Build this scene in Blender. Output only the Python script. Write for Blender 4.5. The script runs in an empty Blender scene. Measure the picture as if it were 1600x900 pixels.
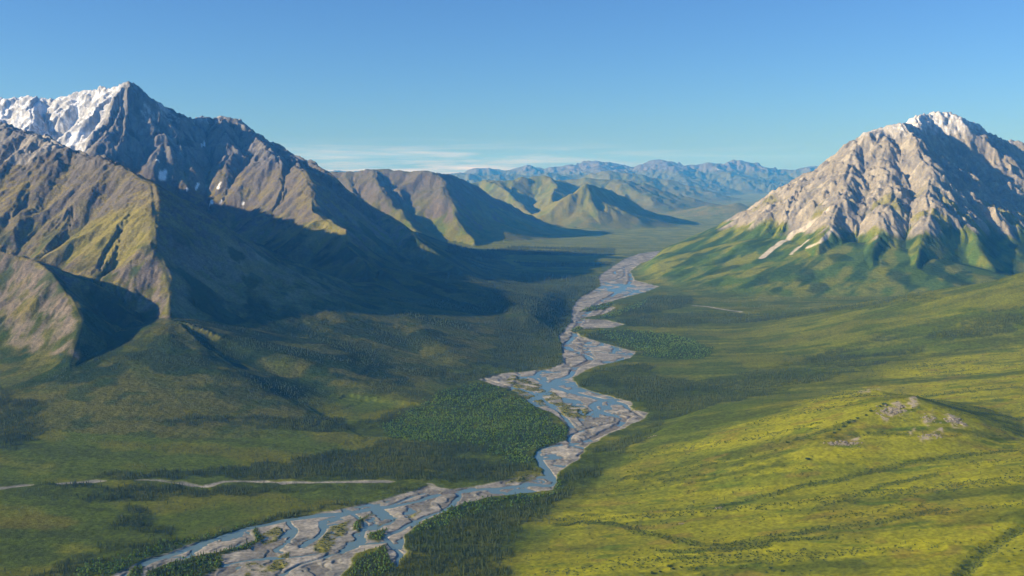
import bpy, bmesh, math, time
import numpy as np
T0 = time.time()
F = np.float32
rng = np.random.default_rng(7)
scene = bpy.context.scene
COL = scene.collection

# ------------------------------------------------------------------ camera geometry (survey of the view)
CAM_Z = 900.0
FPX = 1556.0
PITCH = math.atan((450 - 268) / FPX)
CP, SP = math.cos(PITCH), math.sin(PITCH)

def ray(px, py):
    u = (px - 800) / FPX; v = (450 - py) / FPX
    return np.array([u, CP + SP * v, -SP + CP * v])

def at(px, py, ykm):
    """world point seen at a pixel of the survey photo, ykm kilometres out."""
    d = ray(px, py); t = ykm * 1000.0 / d[1]
    return (d[0] * t, d[1] * t, CAM_Z + d[2] * t)

# ------------------------------------------------------------------ noise
def _hash(ix, iy, seed):
    h = (ix.astype(np.uint32) * np.uint32(374761393) + iy.astype(np.uint32) * np.uint32(668265263)
         + np.uint32((seed * 1442695041) & 0xffffffff))
    h = (h ^ (h >> np.uint32(13))) * np.uint32(1274126177)
    return h ^ (h >> np.uint32(16))

def gnoise(x, y, seed):
    x = x.astype(F); y = y.astype(F)
    fx = np.floor(x); fy = np.floor(y)
    ix = fx.astype(np.int32); iy = fy.astype(np.int32)
    fx = x - fx; fy = y - fy
    u = fx * fx * fx * (fx * (fx * 6 - 15) + 10); v = fy * fy * fy * (fy * (fy * 6 - 15) + 10)
    def g(dx, dy):
        h = _hash(ix + dx, iy + dy, seed)
        a = (h & np.uint32(1023)).astype(F) * F(2 * math.pi / 1024)
        return np.cos(a) * (fx - dx) + np.sin(a) * (fy - dy)
    a = g(0, 0); a += (g(1, 0) - a) * u
    b = g(0, 1); b += (g(1, 1) - b) * u
    return (a + (b - a) * v) * F(1.5)

def fbm(x, y, wl, octs, seed, gain=0.5):
    s = 0; a = 1.0; n = 0
    for o in range(octs):
        f = (2.03 ** o) / wl
        s = s + a * gnoise(x * F(f) + F(13.7 * o), y * F(f) - F(7.1 * o), seed + o * 17)
        n += a; a *= gain
    return s / n

def ridged(x, y, wl, octs, seed):
    s = 0; a = 1.0; n = 0
    for o in range(octs):
        f = (2.07 ** o) / wl
        s = s + a * (1 - 2 * np.abs(gnoise(x * F(f), y * F(f), seed + o * 11)))
        n += a; a *= 0.5
    return s / n

def ss(a, b, x):
    t = np.clip((x - a) / (b - a), 0, 1)
    return t * t * (3 - 2 * t)

# ------------------------------------------------------------------ big landforms: crest lines with their flanks
# (group, slope at crest, concavity, [(px, py, km), ...])
LEFT, MID, FAR, RIGHT, KNOLL = 1, 2, 3, 4, 5
CRESTS = [
 # snowy massif
 (LEFT, 1.15, 2.3, [(-420,200,9.8),(-200,150,9.8),(-90,160,9.8),(0,147,9.8),(40,153,9.8),(85,158,9.8),(120,152,9.7),(160,141,9.6),(190,136,9.3),(205,132,9.3),(220,138,9.35),(240,154,9.4),(262,168,9.5),(297,189,9.65),(308,187,9.7),(320,184,9.8),(345,183,9.85),(372,189,9.85),(400,211,9.7),(430,230,9.4),(470,248,9.05),(500,262,8.8),(530,285,8.65),(560,307,8.55),(600,335,8.45),(640,357,8.4),(700,397,8.4)]),
 (LEFT, 1.0, 2.0, [(205,133,9.3),(193,170,9.1),(172,205,8.8),(150,240,8.5)]),
 (LEFT, 1.0, 2.0, [(262,168,9.5),(285,215,9.1),(300,260,8.7)]),
 (LEFT, 1.0, 2.0, [(60,155,9.8),(50,190,9.3),(30,225,8.8)]),
 (LEFT, .9, 2.0, [(345,184,9.85),(352,225,9.2),(350,270,8.7)]),
 (LEFT, .85, 1.9, [(395,208,9.72),(420,236,8.95),(440,262,8.6),(442,290,8.3),(425,318,8.0)]),
 (LEFT, .75, 1.7, [(600,335,8.45),(645,365,8.0),(700,410,7.6),(750,437,7.0),(810,470,6.1),(850,503,5.45),(872,530,5.1)]),
 # spur with the bright meadow
 (LEFT, .8, 1.8, [(455,245,9.15),(474,268,8.4),(486,295,7.95),(487,330,7.6),(510,345,7.3),(536,357,7.1),(537,378,6.9),(570,412,6.55),(610,460,6.1),(648,512,5.6)]),
 # near spur
 (LEFT, .8, 1.9, [(65,214,6.5),(110,236,6.3),(160,250,6.1),(200,268,5.9),(235,288,5.6),(243,315,5.4),(246,345,5.2),(249,400,4.95),(265,455,4.7),(262,500,4.45),(245,550,4.2),(195,605,3.95)]),
 (LEFT, .75, 1.8, [(65,214,6.5),(30,238,6.65),(0,262,6.8),(-80,300,7.0),(-220,360,7.2)]),
 (LEFT, .7, 1.7, [(65,214,6.5),(20,205,7.3),(-60,190,8.2),(-160,170,9.0)]),
 (LEFT, .7, 1.7, [(235,288,5.6),(280,312,5.65),(320,335,5.7),(395,375,5.7),(470,430,5.6),(545,500,5.25)]),
 (LEFT, .75, 1.7, [(150,262,6.05),(130,310,5.8),(100,358,5.5),(55,398,5.2)]),
 (LEFT, .75, 1.7, [(225,300,5.6),(195,350,5.3),(170,405,5.0)]),
 (LEFT, 1.0, 1.6, [(-120,350,5.2),(-60,372,5.0),(0,390,4.8),(45,401,4.7),(80,422,4.55),(108,462,4.35),(122,515,4.1),(112,565,3.9)]),
 (LEFT, .8, 1.6, [(60,408,4.68),(120,432,4.72),(170,455,4.7),(205,500,4.45)]),
 (LEFT, .2, 1.35, [(600,420,6.6),(640,447,6.3),(700,505,5.3),(740,560,4.6)]),
 (LEFT, .2, 1.35, [(480,470,5.4),(545,500,5.15),(600,550,4.55)]),
 (LEFT, .2, 1.35, [(265,500,4.45),(350,560,4.2),(430,590,4.0)]),
 (LEFT, .22, 1.15, [(570,440,6.2),(610,475,5.6),(665,520,4.95),(720,560,4.5)]),
 (LEFT, .20, 1.15, [(690,425,7.3),(750,450,6.7),(815,485,5.9),(858,518,5.35)]),
 (LEFT, .22, 1.15, [(470,470,5.2),(540,530,4.7),(600,572,4.35)]),
 (LEFT, .20, 1.15, [(275,525,4.35),(340,565,4.1),(430,605,3.85)]),
 # middle mountains
 (MID, .8, 1.8, [(430,300,15),(480,282,14.6),(515,268,14.3),(545,269,14.2),(580,262,14),(605,263,14),(640,268,13.8),(660,265,13.6),(683,269,13.5),(705,275,13.8),(740,289,14.2),(790,319,14.7),(850,347,15.1),(898,357,15.3)]),
 (MID, .75, 1.7, [(678,268,13.5),(690,285,13.2),(700,303,12.9),(712,332,12.4),(722,358,12),(745,384,11.4)]),
 (MID, .75, 1.7, [(585,263,14),(595,290,13.3),(615,322,12.6),(645,350,11.9),(662,375,11.4)]),
 (MID, .75, 1.7, [(545,269,14.2),(553,300,13.4),(575,330,12.7)]),
 (MID, .65, 1.7, [(640,300,19.5),(700,286,19.5),(745,283,19.5),(800,279,19.5),(850,276,19.8),(880,279,20),(905,290,20)]),
 (MID, .65, 1.6, [(760,282,19.5),(790,300,18.6),(815,318,17.8),(838,338,17.0)]),
 (MID, .65, 1.6, [(860,277,19.8),(872,292,18.9),(862,312,18.1)]),
 (MID, .8, 1.7, [(918,287,16.5),(926,315,16),(938,340,15.6),(948,358,15.2)]),
 (MID, .75, 1.8, [(918,287,16.5),(940,292,16.8),(965,305,17.0),(1010,327,17.3),(1060,341,17.4),(1105,348,17.3)]),
 (MID, .75, 1.8, [(918,287,16.5),(885,308,16.2),(852,333,15.9)]),
 (MID, .4, 1.6, [(800,300,24),(880,278,24),(930,276,24),(965,277,24),(1000,287,24.3),(1045,303,24.3),(1100,322,24),(1140,334,23.8)]),
 (MID, .35, 1.6, [(965,277,24),(985,292,23),(1020,312,22),(1060,330,21.3)]),
 (MID, .35, 1.6, [(880,290,31),(950,266,31),(1000,272,31),(1050,282,31),(1100,296,30.5),(1150,310,30)]),
 (MID, .24, 1.5, [(1060,338,21),(1100,324,20.6),(1145,314,20.3),(1185,322,20.5),(1225,334,20.8)]),
 # far ranges
 (FAR, .34, 1.5, [(560,268,36),(640,270,36),(700,270,36),(760,272,36),(830,272,36),(900,271,36.5),(960,274,36)]),
 (FAR, .36, 1.5, [(500,266,43),(620,270,43),(690,272,43),(728,268,43),(746,263,43),(758,262,43),(790,268,43),(822,258,43),(850,264,43),(885,257,43),(908,262,43),(932,250,43),(958,254,43),(985,258,43),(1005,262,43),(1032,249,43),(1060,257,43),(1085,256,43),(1105,254,43),(1130,257,43),(1155,249,43),(1180,259,43),(1212,263,43),(1240,263,43),(1265,259,43),(1290,265,43),(1400,262,43),(1600,258,43),(1900,262,43)]),
 (FAR, .3, 1.5, [(932,250,43),(940,268,39),(930,285,35)]),
 (FAR, .3, 1.5, [(1032,249,43),(1060,270,39),(1075,284,36)]),
 (FAR, .3, 1.5, [(1105,254,43),(1130,268,40),(1180,280,38)]),
 # rocky mountain
 (RIGHT, .33, 1.6, [(1040,413,8.6),(1100,392,9.0),(1168,366,9.4),(1230,345,9.4)]),
 (RIGHT, .24, 1.15, [(1168,372,9.0),(1230,378,8.5),(1300,376,8.2),(1380,382,8.0),(1440,398,7.75)]),
 (RIGHT, .22, 1.2, [(1440,398,7.75),(1500,420,7.4)]),
 (RIGHT, 1.1, 2.0, [(1168,366,9.4),(1208,340,9.5),(1232,314,9.5),(1247,288,9.5),(1258,281,9.5),(1275,278,9.5),(1300,262,9.5),(1320,244,9.5),(1330,230,9.6),(1342,224,9.6),(1355,210,9.6),(1375,200,9.7),(1402,193,9.7),(1422,199,9.8),(1436,193,10.0),(1442,180,10.3),(1460,177,10.35),(1480,177,10.4),(1500,188,10.5),(1530,206,10.6),(1560,221,10.7),(1600,240,10.8),(1700,265,11),(1850,300,11.2)]),
 (RIGHT, .95, 1.7, [(1405,194,9.7),(1434,214,9.4),(1445,240,9.1),(1455,283,8.7),(1449,310,8.4),(1446,335,8.2),(1440,380,7.8),(1432,440,7.2)]),
 (RIGHT, .85, 1.7, [(1455,285,8.7),(1488,325,8.4),(1518,365,8.1),(1546,415,7.6),(1562,450,7.2)]),
 (RIGHT, .85, 1.7, [(1482,178,10.4),(1510,225,10),(1545,270,9.6),(1580,320,9.2),(1612,370,8.8)]),
 (RIGHT, .85, 1.7, [(1530,206,10.6),(1580,250,10),(1640,310,9.5)]),
 (RIGHT, .8, 1.7, [(1337,226,9.6),(1330,270,9.1),(1312,320,8.6),(1292,360,8.2),(1272,395,7.9)]),
 (RIGHT, .8, 1.7, [(1372,202,9.7),(1388,258,9.1),(1388,315,8.5),(1376,370,8.0),(1355,425,7.4)]),
 (RIGHT, .9, 1.6, [(1250,286,9.5),(1240,325,9.15),(1218,362,8.8)]),
 (RIGHT, .8, 1.6, [(1650,225,12),(1600,222,12),(1580,219,12),(1550,240,12.2)]),
 # shoulder and knoll of the near slope
 (KNOLL, .3, 1.3, [(1750,405,5.2),(1660,416,5.2),(1600,429,5.2),(1545,449,5.3),(1480,476,5.45),(1400,500,5.6)]),
 (KNOLL, .27, 1.25, [(1285,690,2.74),(1340,652,2.86),(1385,628,2.95),(1420,614,3.0),(1455,624,3.0),(1500,648,2.95),(1545,668,2.9)]),
 (KNOLL, .3, 1.3, [(1330,618,3.25),(1370,609,3.3),(1410,616,3.35)]),
]
SEGS = []
for g, s, n, pts in CRESTS:
    W = [at(*p) for p in pts]
    for a, b in zip(W[:-1], W[1:]):
        SEGS.append((g, s, n, a, b))
# unseen ranges all round; the first is added to shade the lower left
for g, s, n, pts in [
    (LEFT, .8, 1.6, [(-3300,700,350),(-3500,1500,400),(-3750,2300,430),(-3950,3100,520),(-4150,3800,820),(-4400,4600,980),(-4700,5400,1030),(-5200,6300,950)]),
    (LEFT, .6, 1.6, [(-3300,700,350),(-3200,-1500,800),(-2800,-4000,900)]),
    (RIGHT, .5, 1.6, [(9000,6200,900),(8800,3000,900),(8200,500,800),(7500,-3000,900)]),
    (LEFT, .8, 1.8, [(-6600,9300,1500),(-9000,8500,1400),(-12000,9500,1500)]),
    (RIGHT, .8, 1.8, [(8400,11200,1200),(11000,10500,1400),(15000,12000,1300)])]:
    for a, b in zip(pts[:-1], pts[1:]): SEGS.append((g, s, n, a, b))

BL = np.array([(165,905),(680,757),(745,592),(880,540),(900,470),(940,445),(1000,397),(1100,386)], float)
BR = np.array([(530,905),(720,787),(870,752),(1010,652),(990,556),(960,512),(1030,450),(1120,392)], float)
def floorxy(p):
    d = ray(*p); t = -CAM_Z / d[2]; return d[0] * t, d[1] * t
BLW = np.array([floorxy(p) for p in BL]); BRW = np.array([floorxy(p) for p in BR])
BLW = np.vstack([(BLW[0,0]-600, -3000), BLW, (3400, 16000), (6000, 70000)]); BRW = np.vstack([(BRW[0,0]-300, -3000), BRW, (4200, 16000), (7000, 70000)])

def spl(z): return np.where(z > 0, z * z / (z + 250), 0)    # soft start

def base_height(X, Y):
    """height and landform weights (no fine relief)."""
    xl = np.interp(Y, BLW[:, 1], BLW[:, 0])
    xr = np.interp(Y, BRW[:, 1], BRW[:, 0])
    H = 0.035 * spl(xl - X - 250) * (1 - 0.5 * ss(8000, 14000, Y))
    kr = 0.135 - 0.108 * ss(3300, 5600, Y)
    H = H + kr * spl(X - xr - 190)
    H = np.minimum(H, 420 + 0.02 * H)
    wa = 8.5e-3 * np.clip(Y, 0, 12000)
    X, Y = X + wa * fbm(X, Y, 520, 2, 4001) * (np.abs(H) >= 0), Y + wa * fbm(X, Y, 520, 2, 4011)
    best = {k: np.full(X.shape, -50.0, F) for k in (LEFT, MID, FAR, RIGHT, KNOLL)}
    crest = {k: np.full(X.shape, 3000.0, F) for k in best}
    for g, s, n, a, b in SEGS:
        ax, ay, az = a; bx, by, bz = b
        R = n * max(az, bz, 1) / s
        m = (X > min(ax, bx) - R) & (X < max(ax, bx) + R) & (Y > min(ay, by) - R) & (Y < max(ay, by) + R)
        if not m.any(): continue
        x = X[m]; y = Y[m]
        dx, dy = bx - ax, by - ay; L2 = dx * dx + dy * dy + 1e-6
        LL = math.sqrt(L2); kz = (bz - az) / LL
        t = ((x - ax) * dx + (y - ay) * dy) / L2
        dp = np.abs((x - ax) * dy - (y - ay) * dx) / LL
        t = t + dp * kz / math.sqrt(max(s * s - kz * kz, (.25 * s) ** 2)) / LL     # the crest point that stands highest over this spot
        t = np.clip(t, 0, 1)
        d = np.hypot(x - ax - t * dx, y - ay - t * dy)
        d = np.sqrt(d * d + 484) - 22 * np.exp(-d / 150)
        z = np.maximum(az + (bz - az) * t, 1.0)
        h = z * np.maximum(0, 1 - d * s / (n * z)) ** n
        B = best[g]; up = h > B[m]; B[m] = np.maximum(B[m], h)
        q_ = crest[g]; q_[m] = np.where(up, d, q_[m])
    out = H.astype(F); own = np.zeros(X.shape, np.int8); cd = np.full(X.shape, 3000.0, F)
    for k, B in best.items():
        kk = 22.0 if k != KNOLL else 12.0
        d = B - out
        w = np.clip(0.5 + 0.5 * d / kk, 0, 1)
        new = out + d * w + kk * w * (1 - w) * (B > 0)
        own = np.where(d > 4, k, own); cd = np.where(d > 0, crest[k], cd)
        out = np.where(B > 0, new, out).astype(F)
    return out, own, cd

# ------------------------------------------------------------------ one polar sheet, fine inside the view
NU = 1170
u = np.linspace(-0.575, 0.575, NU)
th_in = np.arctan(u)
side = []; a = th_in[-1]; st = (th_in[-1] - th_in[-2])
while a < math.pi:
    st = min(st * 1.18, math.radians(3.0)); a += st; side.append(min(a, math.pi))
side = np.array(side)
TH = np.concatenate([-side[::-1], th_in, side])
r = [60.0]
while r[-1] < 62000:
    q = r[-1]
    k = 1.12 if q < 1200 else 1.02 if q < 1850 else 1.0014 if q < 10800 else 1.0022 if q < 19500 else 1.0036 if q < 46000 else 1.03
    r.append(q * k)
RR = np.array(r)
while (len(RR) - 1) % 3: RR = np.append(RR, RR[-1] * 1.03)
while (len(TH) - 1) % 3: TH = np.insert(TH, 1, (TH[0] + TH[1]) / 2)
NR, NT = len(RR), len(TH)
print('grid', NR, NT, NR * NT)
sinT, cosT = np.sin(TH), np.cos(TH)
X = (RR[:, None] * sinT[None]).astype(F); Y = (RR[:, None] * cosT[None]).astype(F)

def up3(A, axis):
    A = np.moveaxis(A, axis, 0)
    n = A.shape[0]
    P = np.concatenate([2 * A[:1] - A[1:2], A, 2 * A[-1:] - A[-2:-1]])
    out = np.empty(((n - 1) * 3 + 1,) + A.shape[1:], F)
    out[0::3] = A
    for k in (1, 2):
        t = k / 3.0
        w = (-.5*t+t*t-.5*t**3, 1-2.5*t*t+1.5*t**3, .5*t+2*t*t-1.5*t**3, -.5*t*t+.5*t**3)
        out[k::3] = w[0]*P[:-3] + w[1]*P[1:-2] + w[2]*P[2:-1] + w[3]*P[3:]
    return np.moveaxis(out, 0, axis)

cX, cY = X[::3, ::3], Y[::3, ::3]
Hc, ownc, cdc = base_height(cX.astype(np.float64), cY.astype(np.float64))
Hb = Hc.copy()
for _ in range(22):
    Hb[1:-1] = (Hb[:-2] + 2 * Hb[1:-1] + Hb[2:]) / 4
    Hb[:, 1:-1] = (Hb[:, :-2] + 2 * Hb[:, 1:-1] + Hb[:, 2:]) / 4
bw = (1 - ss(90, 300, Hc)) * (ownc == LEFT) + .5 * (ownc == 0)
Hc = (Hc + (Hb - Hc) * bw).astype(F)
H = up3(up3(Hc, 0), 1)
own = np.repeat(np.repeat(ownc, 3, 0), 3, 1)[:NR, :NT]
CD = np.maximum(up3(up3(cdc, 0), 1), 0)
print('base', time.time() - T0)

def grad(H):
    dr = np.gradient(H, RR, axis=0).astype(F)
    dt = (np.gradient(H, TH, axis=1) / RR[:, None]).astype(F)
    return dr * sinT + dt * cosT, dr * cosT - dt * sinT

# low hummocks everywhere
hum = fbm(X, Y, 900, 3, 3)
rdist = np.full(X.shape, 400, F)
mtn = ss(40, 260, H)
farw = ss(14000, 22000, Y)
H = H + (hum * (6 + 34 * mtn + 60 * mtn * farw)).astype(F)
gx, gy = grad(H)

def gullies(H, gx, gy, wl, amp, seed):
    """fluted erosion relief: waves running across the slope, so ribs and gullies run down it."""
    f = F(1.0 / wl)
    x = X * f; y = Y * f
    ix = np.floor(x); iy = np.floor(y)
    gl = np.sqrt(gx * gx + gy * gy) + F(1e-5)
    sx, sy = -gy / gl, gx / gl
    C = np.zeros_like(X); S = np.zeros_like(X); Wt = np.zeros_like(X)
    for a in (-1, 0, 1):
        for b in (-1, 0, 1):
            cx = ix + a; cy = iy + b
            h = _hash(cx.astype(np.int32), cy.astype(np.int32), seed)
            vx = x - cx - F(.5) - ((h & np.uint32(255)).astype(F) / 255 - F(.5)) * F(.7)
            vy = y - cy - F(.5) - (((h >> np.uint32(8)) & np.uint32(255)).astype(F) / 255 - F(.5)) * F(.7)
            w = np.exp(-F(3.0) * (vx * vx + vy * vy)) 
            p = (vx * sx + vy * sy) * F(2 * math.pi * 0.9) + ((h >> np.uint32(16)) & np.uint32(63)).astype(F) / 64 * F(1.2)
            C += w * np.cos(p); S += w * np.sin(p); Wt += w
    C /= Wt; S /= Wt
    k = np.sqrt(C * C + S * S) + F(.25)
    C /= k; S /= k
    m = amp * ss(0.10, 0.45, gl)
    H2 = H + m * C
    dg = -m * S * f * F(2 * math.pi * 0.9)
    return H2, gx + dg * sx, gy + dg * sy, C

MW = ss(60, 330, H)
GC = []
isR = (own == RIGHT); isF = (own == FAR); isL = (own == LEFT); isM = (own == MID)
for wl, am, lo, hi in ((2300, 150, 12500, 99000), (1150, 95, 9500, 99000), (640, 62, 0, 60000), (330, 34, 0, 40000),
                       (170, 17, 0, 22000), (88, 8.5, 0, 14000), (45, 4.2, 0, 11000), (23, 1.9, 0, 7500)):
    mask = MW * (1 if lo == 0 else ss(lo, lo * 1.3, Y)) * (1 - ss(hi * .8, hi, Y))
    if wl > 2000: mask = mask * ss(20000, 26000, Y) + mask * .5 * (1 - ss(20000, 26000, Y))
    steep = np.where(isR, (.5 if wl < 250 else .34) + .25 * (wl < 200), np.where(isM, .36 + .16 * (wl < 400), np.where(isL, .50 + .37 * ss(750, 1150, H), np.where(own == KNOLL, 0, .9)))).astype(F)
    if wl < 200: steep = steep * np.where(isR, 1.1, np.where(isL & (H < 900), .8, 1.0))
    if 40 < wl < 180: steep = steep * np.where(isL, 1.35, np.where(isR, 1.25, 1.0))
    steep = steep * np.where(isR, .12 + .88 * ss(270, 420, H), 1)
    steep = steep * (.25 + .75 * ss(0, .45 * wl, CD))
    H, gx, gy, C = gullies(H, gx, gy, wl, (am * mask * steep).astype(F), int(wl))
    if wl <= 640: GC.append(C)
print('gullies', time.time() - T0)
# crags
near = 1 - ss(12000, 17000, Y)
g2 = np.sqrt(gx * gx + gy * gy)
wn0 = gnoise(X / 60, Y / 60, 8)
crag = ridged(X + 40 * gnoise(X / 90, Y / 90, 5), Y + 40 * gnoise(X / 80, Y / 80, 6), 190, 5, 91)
cw = near * np.where(isR, ss(330, 560, H) * 52, np.where(isL, (ss(350, 1100, H) * 34 + 14 * ss(1100, 1300, H)), np.where(isM, ss(250, 700, H) * 46, 0))) * ss(.3, .8, g2)
crag2 = ridged(X - 25 * wn0, Y + 25 * wn0, 78, 3, 97)
H = H + (cw * .30 * crag2).astype(F)
H = H + (cw * crag * (.35 + .75 * (isL & (H > 950)) + .45 * isR + .3 * ss(0, 130, CD)) * .8).astype(F)
del cw
print('relief', time.time() - T0)

# ------------------------------------------------------------------ lines and areas on the ground
def ground(px, py):
    """where the view ray through a survey pixel meets the smooth landform."""
    d = ray(px, py)
    ys = np.exp(np.linspace(math.log(1500), math.log(45000), 900))
    t = ys / d[1]; x = d[0] * t; z = CAM_Z + d[2] * t
    h, _, _ = base_height(x, ys)
    k = np.argmax(z < h)
    if not (z < h).any(): k = len(ys) - 1
    k = max(k, 1)
    a = z[k-1] - h[k-1]; b = z[k] - h[k]; w = a / (a - b + 1e-9)
    return x[k-1] + (x[k] - x[k-1]) * w, ys[k-1] + (ys[k] - ys[k-1]) * w

def gfloor(pts): return np.array([floorxy(p) for p in pts])
def gline(pts): return np.array([ground(*p) for p in pts])

wnx = fbm(X, Y, 90, 3, 51) ; wny = fbm(X, Y, 90, 3, 67)
def poly_sd(W, X, Y, pad):
    """signed distance, positive inside, only near the polygon (else -pad)."""
    out = np.full(X.shape, -pad, F)
    m = (X > W[:,0].min() - pad) & (X < W[:,0].max() + pad) & (Y > W[:,1].min() - pad) & (Y < W[:,1].max() + pad)
    x = X[m]; y = Y[m]
    ins = np.zeros(x.shape, bool); d2 = np.full(x.shape, 1e12)
    n = len(W)
    for i in range(n):
        ax, ay = W[i]; bx, by = W[(i+1) % n]
        dx, dy = bx - ax, by - ay
        t = np.clip(((x-ax)*dx + (y-ay)*dy) / (dx*dx+dy*dy+1e-9), 0, 1)
        d2 = np.minimum(d2, (x-ax-t*dx)**2 + (y-ay-t*dy)**2)
        c = ((ay > y) != (by > y))
        ins ^= c & (x < ax + (y - ay) / (dy if abs(dy) > 1e-9 else 1e-9) * dx)
    d = np.sqrt(d2); out[m] = np.clip(np.where(ins, d, -d), -pad, 1e9)
    return out
def line_d(W, X, Y, pad):
    """distance to a polyline and the station along it (0..n)"""
    out = np.full(X.shape, pad, F); st = np.zeros(X.shape, F)
    m = (X > W[:,0].min() - pad) & (X < W[:,0].max() + pad) & (Y > W[:,1].min() - pad) & (Y < W[:,1].max() + pad)
    x = X[m]; y = Y[m]; best = np.full(x.shape, 1e12); s = np.zeros(x.shape)
    for i in range(len(W) - 1):
        ax, ay = W[i]; bx, by = W[i+1]; dx, dy = bx-ax, by-ay
        t = np.clip(((x-ax)*dx + (y-ay)*dy) / (dx*dx+dy*dy+1e-9), 0, 1)
        d = (x-ax-t*dx)**2 + (y-ay-t*dy)**2
        k = d < best; best[k] = d[k]; s[k] = i + t[k]
    out[m] = np.minimum(np.sqrt(best), pad); st[m] = s
    return out, st
def smooth_line(W, k=3):
    W = np.asarray(W, float); out = []
    P = np.vstack([2*W[0]-W[1], W, 2*W[-1]-W[-2]])
    for i in range(len(W)-1):
        for j in range(k):
            t = j / k
            out.append(.5*((2*P[i+1]) + (-P[i]+P[i+2])*t + (2*P[i]-5*P[i+1]+4*P[i+2]-P[i+3])*t*t + (-P[i]+3*P[i+1]-3*P[i+2]+P[i+3])*t**3))
    out.append(W[-1]); return np.array(out)

RIVER = [(90,960),(165,902),(232,872),(300,848),(390,822),(440,811),(520,797),(600,779),(650,766),(668,758),(700,764),(740,760),(800,747),(850,738),(834,712),(842,700),(885,688),(889,668),(868,648),(832,632),(805,612),(745,594),(778,585),(860,576),(880,566),(878,545),(873,525),(893,503),(893,482),(905,466),(938,447),(935,432),(958,416),(975,405),(1000,396),(1040,391),(1115,387),
         (1120,391),(1035,402),(1002,411),(985,424),(992,438),(1030,448),(1008,456),(962,469),(937,476),(962,481),(948,490),(907,498),(945,500),(975,507),(958,512),(902,515),(905,525),(960,540),(994,549),(985,559),(925,574),(895,590),(905,604),(945,616),(985,627),(987,640),(1012,646),(1008,654),(950,680),(914,700),(905,718),(873,736),(870,752),(866,764),(765,776),(722,786),(700,796),(652,820),(632,835),(634,862),(620,885),(604,868),(596,852),(560,862),(530,905),(480,960)]
CHAN = [ # (half width m, pixel polyline)
 (15, [(120,935),(190,902),(235,876),(270,864),(320,846),(360,832),(400,821),(467,808),(550,799),(600,791),(650,782),(672,774),(717,767),(783,761),(830,757),(858,757),(868,752),(862,744),(845,722),(838,706),(850,698),(885,693),(912,690),(945,676),(963,667),(975,655),(965,650),(940,643),(926,636),(930,629),(945,624)]),
 (14, [(945,624),(913,617),(887,610),(866,602),(870,593),(890,587),(901,573),(922,562),(905,551),(884,540),(897,527),(900,512),(912,495),(933,474),(962,458),(985,440),(985,427),(1005,414),(1022,405),(1060,398),(1100,391)]),
 (9, [(948,624),(972,629),(985,640),(1000,650)]),
 (9, [(930,640),(915,648),(906,640)]),
 (8, [(975,655),(985,650),(960,646)]),
 (8, [(717,767),(715,780),(700,793),(660,809),(620,829),(601,838),(612,852),(627,870),(618,890)]),
 (6, [(550,802),(570,817),(566,837),(550,848)]),
 (9, [(507,813),(505,828),(490,842),(474,852)]),
 (6, [(452,815),(462,830),(450,845),(430,858),(440,862)]),
 (6, [(345,882),(400,872),(450,870),(500,862)]),
 (5, [(535,858),(555,850),(600,846)]),
 (5, [(430,905),(470,880),(520,866),(560,852)]),
 (6, [(600,791),(640,776),(665,770)]),
 (8, [(888,690),(895,678),(920,668),(960,660)]),
 (9, [(885,693),(915,700),(905,712)]),
 (6, [(850,577),(835,590),(866,602)]),
 (6, [(755,592),(790,602),(830,612),(870,640),(895,668)]),
 (7, [(905,551),(930,548),(960,552)]),
 (7, [(897,527),(925,520),(950,516)]),
 (8, [(900,500),(925,497),(945,485),(930,476)]),
 (8, [(940,470),(975,462),(1000,452)]),
 (9, [(960,445),(985,448),(1010,450)]),
 (9, [(950,440),(975,432),(975,420)]),
 (7, [(980,432),(960,425),(990,412)]),
]
TRIB = [(-60,770),(0,762),(37,758),(100,755),(150,752),(233,750),(277,755),(317,760),(350,752),(400,751),(443,754),(500,753),(560,752),(610,752),(660,754),(690,764)]
ISL = [ # vegetated bars inside the river bed: (kind 0 bush / 1 scrub, polygon)
 (0, [(230,893),(300,868),(345,862),(395,845),(400,822),(412,838),(392,856),(348,866),(345,885),(300,905),(225,905)]),
 (0, [(195,905),(205,886),(225,884),(222,898),(210,910)]),
 (1, [(400,840),(430,822),(445,826),(430,845),(402,855)]),
 (1, [(385,880),(420,873),(455,862),(450,880),(420,897),(385,905)]),
 (1, [(490,860),(500,842),(515,825),(548,812),(540,830),(520,850),(510,866)]),
 (0, [(548,826),(560,812),(588,800),(566,814),(560,830)]),
 (0, [(572,842),(580,832),(608,824),(598,838),(590,846)]),
 (1, [(588,820),(600,810),(622,800),(610,815)]),
 (1, [(633,808),(655,798),(650,806)]),
 (0, [(535,900),(560,875),(600,850),(605,868),(615,885),(600,905)]),
 (1, [(785,612),(790,600),(830,595),(850,604),(880,622),(920,640),(915,655),(895,655),(860,640),(830,626)]),
 (1, [(785,598),(800,587),(830,588),(835,600),(810,602)]),
 (0, [(905,487),(925,478),(960,474),(945,484)]),
 (0, [(935,498),(975,482),(1010,470),(1000,482),(960,498)]),
 (0, [(890,517),(905,509),(912,514),(900,520)]),
 (1, [(800,748),(850,738),(860,742),(820,752),(790,755)]),
]
def warp(a): return X + wnx * F(a), Y + wny * F(a)
wx, wy = warp(14)
near_floor = (Y < 16000)
RW = gfloor(RIVER)
sdr = poly_sd(RW, wx, wy, 260)
H = (np.minimum(H, 3) + np.maximum(H - 3, 0) * ss(0, 240, -sdr)).astype(F)
river = ss(-4, 6, sdr)
wx8, wy8 = warp(11)
chan = np.zeros_like(X)
for hw, pts in CHAN:
    W = smooth_line(gfloor(pts)); d, _ = line_d(W, wx8, wy8, 90)
    wd = (.62 if hw < 14 else .72) * hw * (1 + .5 * ss(3000, 5000, Y)) * (1 + .45 * wnx)
    chan = np.maximum(chan, 1 - ss(wd - 2, wd + 5, d))
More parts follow.
